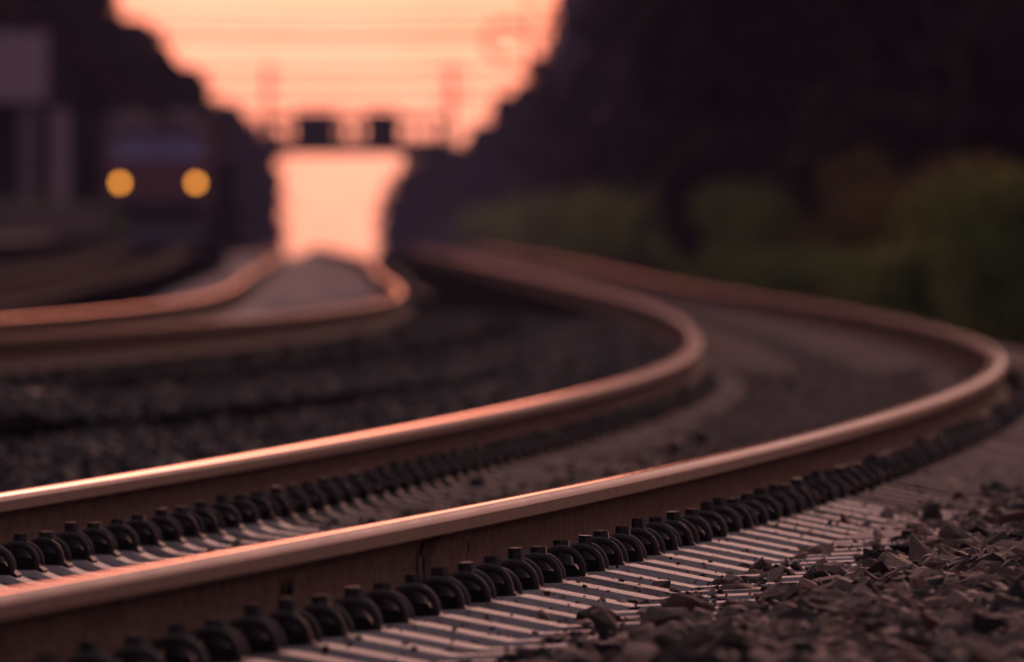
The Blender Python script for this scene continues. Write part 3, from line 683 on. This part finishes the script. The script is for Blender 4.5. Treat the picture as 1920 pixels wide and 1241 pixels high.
# ------------------------------------------------------------------ the train
def train():
    X, Y = (300 - 960) / 71.1, 450.0
    x, y, e, th, cn = third.pos(float(np.interp(Y, third.Y, third.S)))
    root = empty('locomotive', (x, y, e), -th)
    tag(root, 'maroon locomotive with two lit orange headlights waiting at left', 'locomotive')
    L = 15.0; W = 1.42
    # cab nose: profile in (y, z), the face looks towards -y
    prof = [(0.05, .95), (0.0, 1.25), (.10, 2.12), (.50, 3.02), (.95, 3.30), (L, 3.30), (L, .95)]
    MB().prism(prof, 'x', -W, W).build('body', M['loco'], root)
    MB().prism([(-W - .02, 3.303), (-1.1, 3.52), (-.5, 3.62), (.5, 3.62), (1.1, 3.52), (W + .02, 3.303)], 'y', .75, L).build('roof', M['loco_roof'], root)
    MB().box((0, .45, 3.155), (2.5, .60, .20), Matrix.Rotation(R(0), 3, 'X'), .04).build('roof_visor', M['loco_roof'], root)
    sl = math.atan2(.40, .90)
    for sx in (-1, 1):
        o = MB().box((sx * .60, .245, 2.60), (1.12, .03, .66), Matrix.Rotation(-sl, 3, 'X'), .01).build('windshield', M['glass'], root)
        MB().box((sx * .60, .195, 2.50), (.03, .02, .50), Matrix.Rotation(-sl, 3, 'X') @ Matrix.Rotation(.4, 3, 'Y')).build('wiper', M['metal_dark'], o)
        hl = MB().cyl((sx * 1.0, .10, 1.69), (sx * 1.0, -.06, 1.69), .15, .14, n=20).build('headlight', M['metal_dark'], root)
        MB().cyl((sx * 1.0, -.058, 1.69), (sx * 1.0, -.075, 1.69), .105, .10, n=20).build('lens', M['lamp'], hl)
        bf = MB().cyl((sx * .875, .05, 1.05), (sx * .875, -.50, 1.05), .09, n=12).build('buffer', M['metal_dark'], root)
        MB().cyl((sx * .875, -.50, 1.05), (sx * .875, -.55, 1.05), .24, n=18).build('buffer_head', M['metal_dark'], bf)
        MB().box((sx * (W + .012), 1.6, 1.85), (.03, .62, 1.7), bev=.01).build('cab_door', M['loco'], root)
        MB().box((sx * (W + .012), 2.5, 2.55), (.03, .8, .6), bev=.01).build('side_window', M['glass'], root)
        MB().cyl((sx * (W - .25), -.02, 1.15), (sx * (W - .25), -.04, 2.0), .02, n=6).build('handrail', M['white'], root)
    MB().cyl((0, .40, 3.30), (0, .25, 3.30), .13, n=16).build('roof_light', M['white'], root)
    MB().box((0, -.02, 1.02), (2.75, .12, .36), bev=.02).build('buffer_beam', M['metal_dark'], root)
    MB().box((0, -.25, .98), (.10, .5, .14)).cyl((0, -.5, 1.0), (0, -.55, .72), .03, n=8).build('coupling', M['metal_dark'], root)
    MB().prism([(-1.25, .55), (1.25, .55), (1.15, .16), (-1.15, .16)], 'y', -.12, -.06).build('snow_plough', M['grey'], root)
    MB().box((0, 7.5, .72), (2.3, 13.2, .44)).build('underframe', M['metal_dark'], root)
    for by in (2.2, 4.6, 10.2, 12.6):
        ax = MB().cyl((-.9, by, .50), (.9, by, .50), .08, n=10).build('axle', M['metal_dark'], root)
        for sx in (-1, 1): MB().cyl((sx * .72, by, .50), (sx * .86, by, .50), .50, n=24).build('wheel', M['metal_dark'], ax)
    for by in (3.4, 11.4):
        MB().box((-.98, by, .55), (.10, 3.4, .34), bev=.03).box((.98, by, .55), (.10, 3.4, .34), bev=.03).build('bogie_frame', M['metal_dark'], root)
train()

# ------------------------------------------------------------------ platform, station, fence at the left
def strip_pts(tr, lat, s0, s1, step=10):
    return [Vector((p[0], p[1], 0)) for p in tr.offset(lat)[np.searchsorted(tr.S, s0):np.searchsorted(tr.S, s1):int(step / DS)]]
inner_e, outer_e = strip_pts(third, -1.75, 120, 450), strip_pts(third, -9.0, 120, 450)
bm = bmesh.new(); rows = []
for a, b in zip(inner_e, outer_e):
    rows.append([bm.verts.new((a.x, a.y, -.6)), bm.verts.new((a.x, a.y, .30)), bm.verts.new((b.x, b.y, .30)), bm.verts.new((b.x, b.y, -.6))])
for a, b in zip(rows, rows[1:]):
    for k in range(3): bm.faces.new((a[k], b[k], b[k + 1], a[k + 1]))
bm.faces.new(rows[0]); bm.faces.new(rows[-1][::-1]); bmesh.ops.recalc_face_normals(bm, faces=bm.faces)
me = bpy.data.meshes.new('platform'); bm.to_mesh(me); bm.free()
plat = tag(mesh_obj('platform', me, None, [M['brick']]), kind='structure')
# paving slab edge course, one object per slab along the edge
edge = strip_pts(third, -1.95, 120, 450, 3)
for a, b in zip(edge, edge[1:]):
    d = b - a; o = MB().box((0, 0, 0), (.46, d.length - .03, .06), bev=.008).build('edge_slab', M['paving'], plat)
    o.location = (a + b) / 2 + Vector((0, 0, .334)); o.rotation_euler.z = -math.atan2(d.x, d.y)
def station():
    Y = 400.0; s_ = F / Y
    x0 = (-190 - 960) / s_; x1 = (88 - 960) / s_
    root = empty('station_building', ((x0 + x1) / 2, Y, .30)); tag(root, 'pale rendered station building with tiled gable roof at the left edge', 'building')
    w_ = x1 - x0; dp = 9.0
    zt = lambda py: H - (py - YH) / s_ - .30
    MB().box((0, dp / 2 + 1.2, zt(190) / 2), (w_ - 1.2, dp, zt(190))).build('wall', M['brick'], root)
    MB().box((0, .12, (zt(60) + zt(190)) / 2), (w_, .24, zt(60) - zt(190))).build('fascia_wall', M['render'], root)
    MB().prism([(-w_ / 2 - 3.2, zt(215)), (0, zt(-40)), (w_ / 2 + 2.75, zt(215)), (w_ / 2 + 2.75, zt(235)), (0, zt(-10)), (-w_ / 2 - 3.2, zt(235))], 'y', 1.0, dp + 1.6).build('roof', M['tile'], root)
    for px_, m, wd in ((52, 'dull_white', 30), (110, 'render', 34)):
        xx = (px_ - 960) / s_ - root.location.x; top = zt(205)
        c = MB().box((xx, .12 if px_ < 88 else 1.15, top / 2), (wd / s_, .24, top), bev=.02).build('column', M[m], root)
        MB().box((xx, .12 if px_ < 88 else 1.15, .10), (wd / s_ + .1, .34, .2), bev=.01).build('plinth', M['paving'], c)
    for xx in (-1.2, -2.6):
        f_ = MB().box((xx, 1.17, 1.5), (.9, .08, 1.2)).build('window', M['white'], root); MB().box((xx, 1.12, 1.5), (.74, .03, 1.04)).build('pane', M['glass'], f_)
    d_ = MB().box((.2, 1.17, 1.0), (.95, .08, 2.0)).build('door', M['metal_dark'], root); MB().cyl((.55, 1.12, 1.0), (.55, 1.06, 1.0), .03, n=8).build('handle', M['white'], d_)
station()
def fence():
    a, b = atY(-20, 0, 330), atY(205, 0, 372); a.z = b.z = .30
    root = empty('picket_fence', a); tag(root, 'low grey picket fence on the platform in front of the hedge', 'fence')
    d = b - a; L = d.length; u = d.normalized(); root.rotation_euler.z = math.atan2(u.y, u.x)
    pk = MB().prism([(-.045, 0), (.045, 0), (.045, .62), (0, .70), (-.045, .62)], 'y', -.012, .012).mesh('picket'); pk.materials.append(M['old_wood'])
    for k in range(int(L / .45)): link(bpy.data.objects.new('picket', pk), root).location = (k * .45, 0, 0)
    for z in (.18, .48): MB().box((L / 2, .035, z), (L, .03, .06)).build('rail_bar', M['old_wood'], root)
fence()
for k, (px_, y, hgt) in enumerate(((10, 372, .95), (75, 378, 1.0), (140, 384, .85), (185, 392, .7))):
    p = atY(px_, 0, y); root = empty('hedge_bush', (p.x, p.y, .30)); tag(root, f'grey-green low hedge bush on the platform, {ORD[k]} from the left edge', 'bush', 'hedge on the platform')
    blobs = [(random.uniform(-.4, .4), random.uniform(-.3, .3), hgt * random.uniform(.2, .75), .28, .3, .22) for _ in range(10)]
    leaf_cloud('foliage', blobs, 900, .06, M['weed'], root, shell=.2)
    st = MB()
    for _ in range(5): st.tube([(0, 0, 0), (random.uniform(-.2, .2), random.uniform(-.2, .2), hgt * .6)], [.014, .006], 5)
    st.build('stem', M['bark'], root)

# ------------------------------------------------------------------ signal gantry, masts, wires beyond the crest
def gantry():
    Y = 900.0; s_ = F / Y; b0 = -.62 + float(crest(Y))
    X = lambda px_: (px_ - 960) / s_
    Z = lambda py: H - (py - YH) / s_
    root = empty('signal_gantry', (0, Y, b0)); tag(root, 'dark signal gantry spanning the bright gap with two black signal heads', 'gantry')
    zo = -b0
    for px_ in (492, 838):
        MB().cyl((X(px_) - .18, 0, 0), (X(px_) - .18, 0, Z(222) + zo), .06, n=8).cyl((X(px_) + .18, 0, 0), (X(px_) + .18, 0, Z(222) + zo), .06, n=8).build('gantry_leg', M['metal_dark'], root)
    for py in (226, 276):
        for yy in (-.5, .5): MB().box(((X(492) + X(838)) / 2, yy, Z(py) + zo), (X(838) - X(492), .2, .85 if py > 250 else .45)).build('chord', M['metal_dark'], root)
    for k, px_ in enumerate(range(512, 838, 26)):
        MB().box((X(px_), -.5, (Z(226) + Z(276)) / 2 + zo), (.30 if 560 < px_ < 760 else .18, .10, Z(226) - Z(276))).build('strut', M['metal_dark'], root)
    MB().box((X(660), .0, Z(282) + zo), (X(772) - X(560), 1.0, .22)).build('walkway', M['metal_dark'], root)
    for px_, wd in ((592, 84), (716, 66)):
        hd = MB().box((X(px_), -.62, (Z(208) + Z(286)) / 2 + zo), (wd / s_, .12, Z(208) - Z(286)), bev=.05).build('signal_head', M['metal_dark'], root)
        for t_ in (.28, .0, -.28): MB().cyl((X(px_), -.68, (Z(208) + Z(286)) / 2 + zo + t_ * 1.4), (X(px_), -.90, (Z(208) + Z(286)) / 2 + zo + t_ * 1.4), .14, n=12).build('hood', M['metal_dark'], hd)
gantry()
def mast(px_, top_py, Y, label, arms):
    s_ = F / Y; b0 = -.62 + float(crest(Y)); x = (px_ - 960) / s_; top = H - (top_py - YH) / s_ - b0
    root = empty('line_mast', (x, Y, b0)); tag(root, label, 'mast')
    MB().cyl((0, 0, 0), (0, 0, top), .24, .16, n=10).build('pole', M['metal_dark'], root)
    for f_, l_, dirn in arms:
        a = MB().box((dirn * l_ / 2, 0, top * f_), (l_, .10, .16)).build('cross_arm', M['metal_dark'], root)
        MB().cyl((dirn * l_ * .9, 0, top * f_), (dirn * l_ * .9, 0, top * f_ + .2), .05, n=8).build('insulator', M['metal_dark'], a)
    return root
mast(846, 120, 860, 'dark line mast with short arms at the right edge of the bright gap', [(.97, 1.0, 1), (.97, 1.0, -1), (.86, 1.3, 1), (.86, .8, -1), (.74, 1.6, 1)])
mast(502, 120, 980, 'thin dark mast at the left edge of the bright gap', [(.97, .7, 1), (.90, .7, 1)])
def lamp():
    Y = 560.0; s_ = F / Y; b0 = -.62 + float(crest(Y)); x = (992 - 960) / s_
    root = empty('street_lamp', (x, Y, b0)); tag(root, 'lamp post with a curved arm against the sky at the top of the gap', 'street lamp')
    Z = lambda py: H - (py - YH) / s_ - b0
    MB().cyl((0, 0, 0), (0, 0, Z(-60)), .09, .06, n=10).build('pole', M['metal_dark'], root)
    cx, cz, r_ = -42 / s_, Z(78), 40 / s_
    MB().tube([(cx + r_ * math.cos(a), 0, cz + r_ * .85 * math.sin(a)) for a in np.linspace(.1, 5.2, 22)], .09, 8).build('arm', M['metal_dark'], root)
    MB().cyl((cx + r_ * .3, 0, cz - r_ * .95), (cx + r_ * .3, 0, cz - r_ * .75), .16, .08, n=12).build('lamp_shade', M['metal_dark'], root)
lamp()
def wires():
    Y = 1000.0; s_ = F / Y; b0 = -.62 + float(crest(Y))
    root = empty('overhead_line', (0, Y, b0)); tag(root, 'faint overhead wires strung across the bright sky between the trees', 'power line')
    for k, py in enumerate((12, 48, 66, 120, 152, 186)):
        z = H - (py - YH) / s_ - b0; xa, xb = (120 - 960) / s_, (1150 - 960) / s_
        MB().tube([(xa + (xb - xa) * t, k * .3, z - .35 * (1 - (2 * t - 1) ** 2)) for t in np.linspace(0, 1, 15)], .085, 5).build('wire', M['metal_dark'], root)
    for xx in ((100 - 960) / s_, (1160 - 960) / s_):
        MB().cyl((xx, .8, 0), (xx, .8, H - (-10 - YH) / s_ - b0), .15, .10, n=10).build('pole', M['bark'], root)
wires()

# ------------------------------------------------------------------ trackside things on the right
def marker():
    p = at(1518, 560, -.45); y = 262.0; s_ = F / y; x = (1518 - 960) / s_
    root = empty('marker_boards', (x, y, -.6)); tag(root, 'pale double marker boards on posts standing behind the weeds', 'sign')
    Z = lambda py: H - (py - YH) / s_ + .6
    for px_ in (1502, 1540):
        xx = (px_ - 1518) / s_
        ps = MB().cyl((xx, .03, 0), (xx, .03, Z(222)), .03, n=8).build('post', M['metal_dark'], root)
        MB().box((xx, -.015, (Z(222) + Z(318)) / 2), (15 / s_, .03, Z(222) - Z(310)), bev=.008).build('board', M['dull_white'], ps)
marker()
def cabinet():
    p = at(838, 478, -.40)
    root = empty('relay_cabinet', (p.x, p.y, -.42)); tag(root, 'small pale grey trackside cabinet right of the bright gap', 'cabinet')
    MB().box((0, 0, .42), (.55, .4, .76), bev=.02).build('case', M['grey'], root)
    MB().box((0, -.208, .42), (.46, .012, .62), bev=.004).build('door', M['grey'], root)
    MB().prism([(-.32, .80), (.32, .80), (.28, .88), (-.28, .88)], 'y', -.25, .25).build('lid', M['grey'], root)
    MB().box((0, 0, .02), (.62, .46, .06)).build('base', M['paving'], root)
cabinet()
def post():
    p = at(1275, 505, -.45)
    root = empty('marker_post', (p.x, p.y, -.5)); tag(root, 'slim grey post in front of the hedge on the right', 'post')
    MB().box((0, 0, .55), (.14, .14, 1.1), bev=.01).build('shaft', M['grey'], root)
    MB().prism([(-.09, 1.1), (.09, 1.1), (0, 1.18)], 'y', -.09, .09).build('cap', M['white'], root)
post()

# ------------------------------------------------------------------ evening haze
hz = MB().box((0, 720, 3.0), (1300, 1640, 30)).mesh('haze')
mh = bpy.data.materials.new('haze'); mh.use_nodes = True; t = mh.node_tree
t.nodes.remove(t.nodes['Principled BSDF']); pv = t.nodes.new('ShaderNodeVolumePrincipled')
pv.inputs['Color'].default_value = (.62, .56, .95, 1); pv.inputs['Density'].default_value = .00015; pv.inputs['Anisotropy'].default_value = .0
t.links.new(pv.outputs[0], t.nodes['Material Output'].inputs['Volume'])
tag(mesh_obj('haze', hz, None, [mh]), 'thin purple evening haze over the whole line', 'haze', kind='stuff')
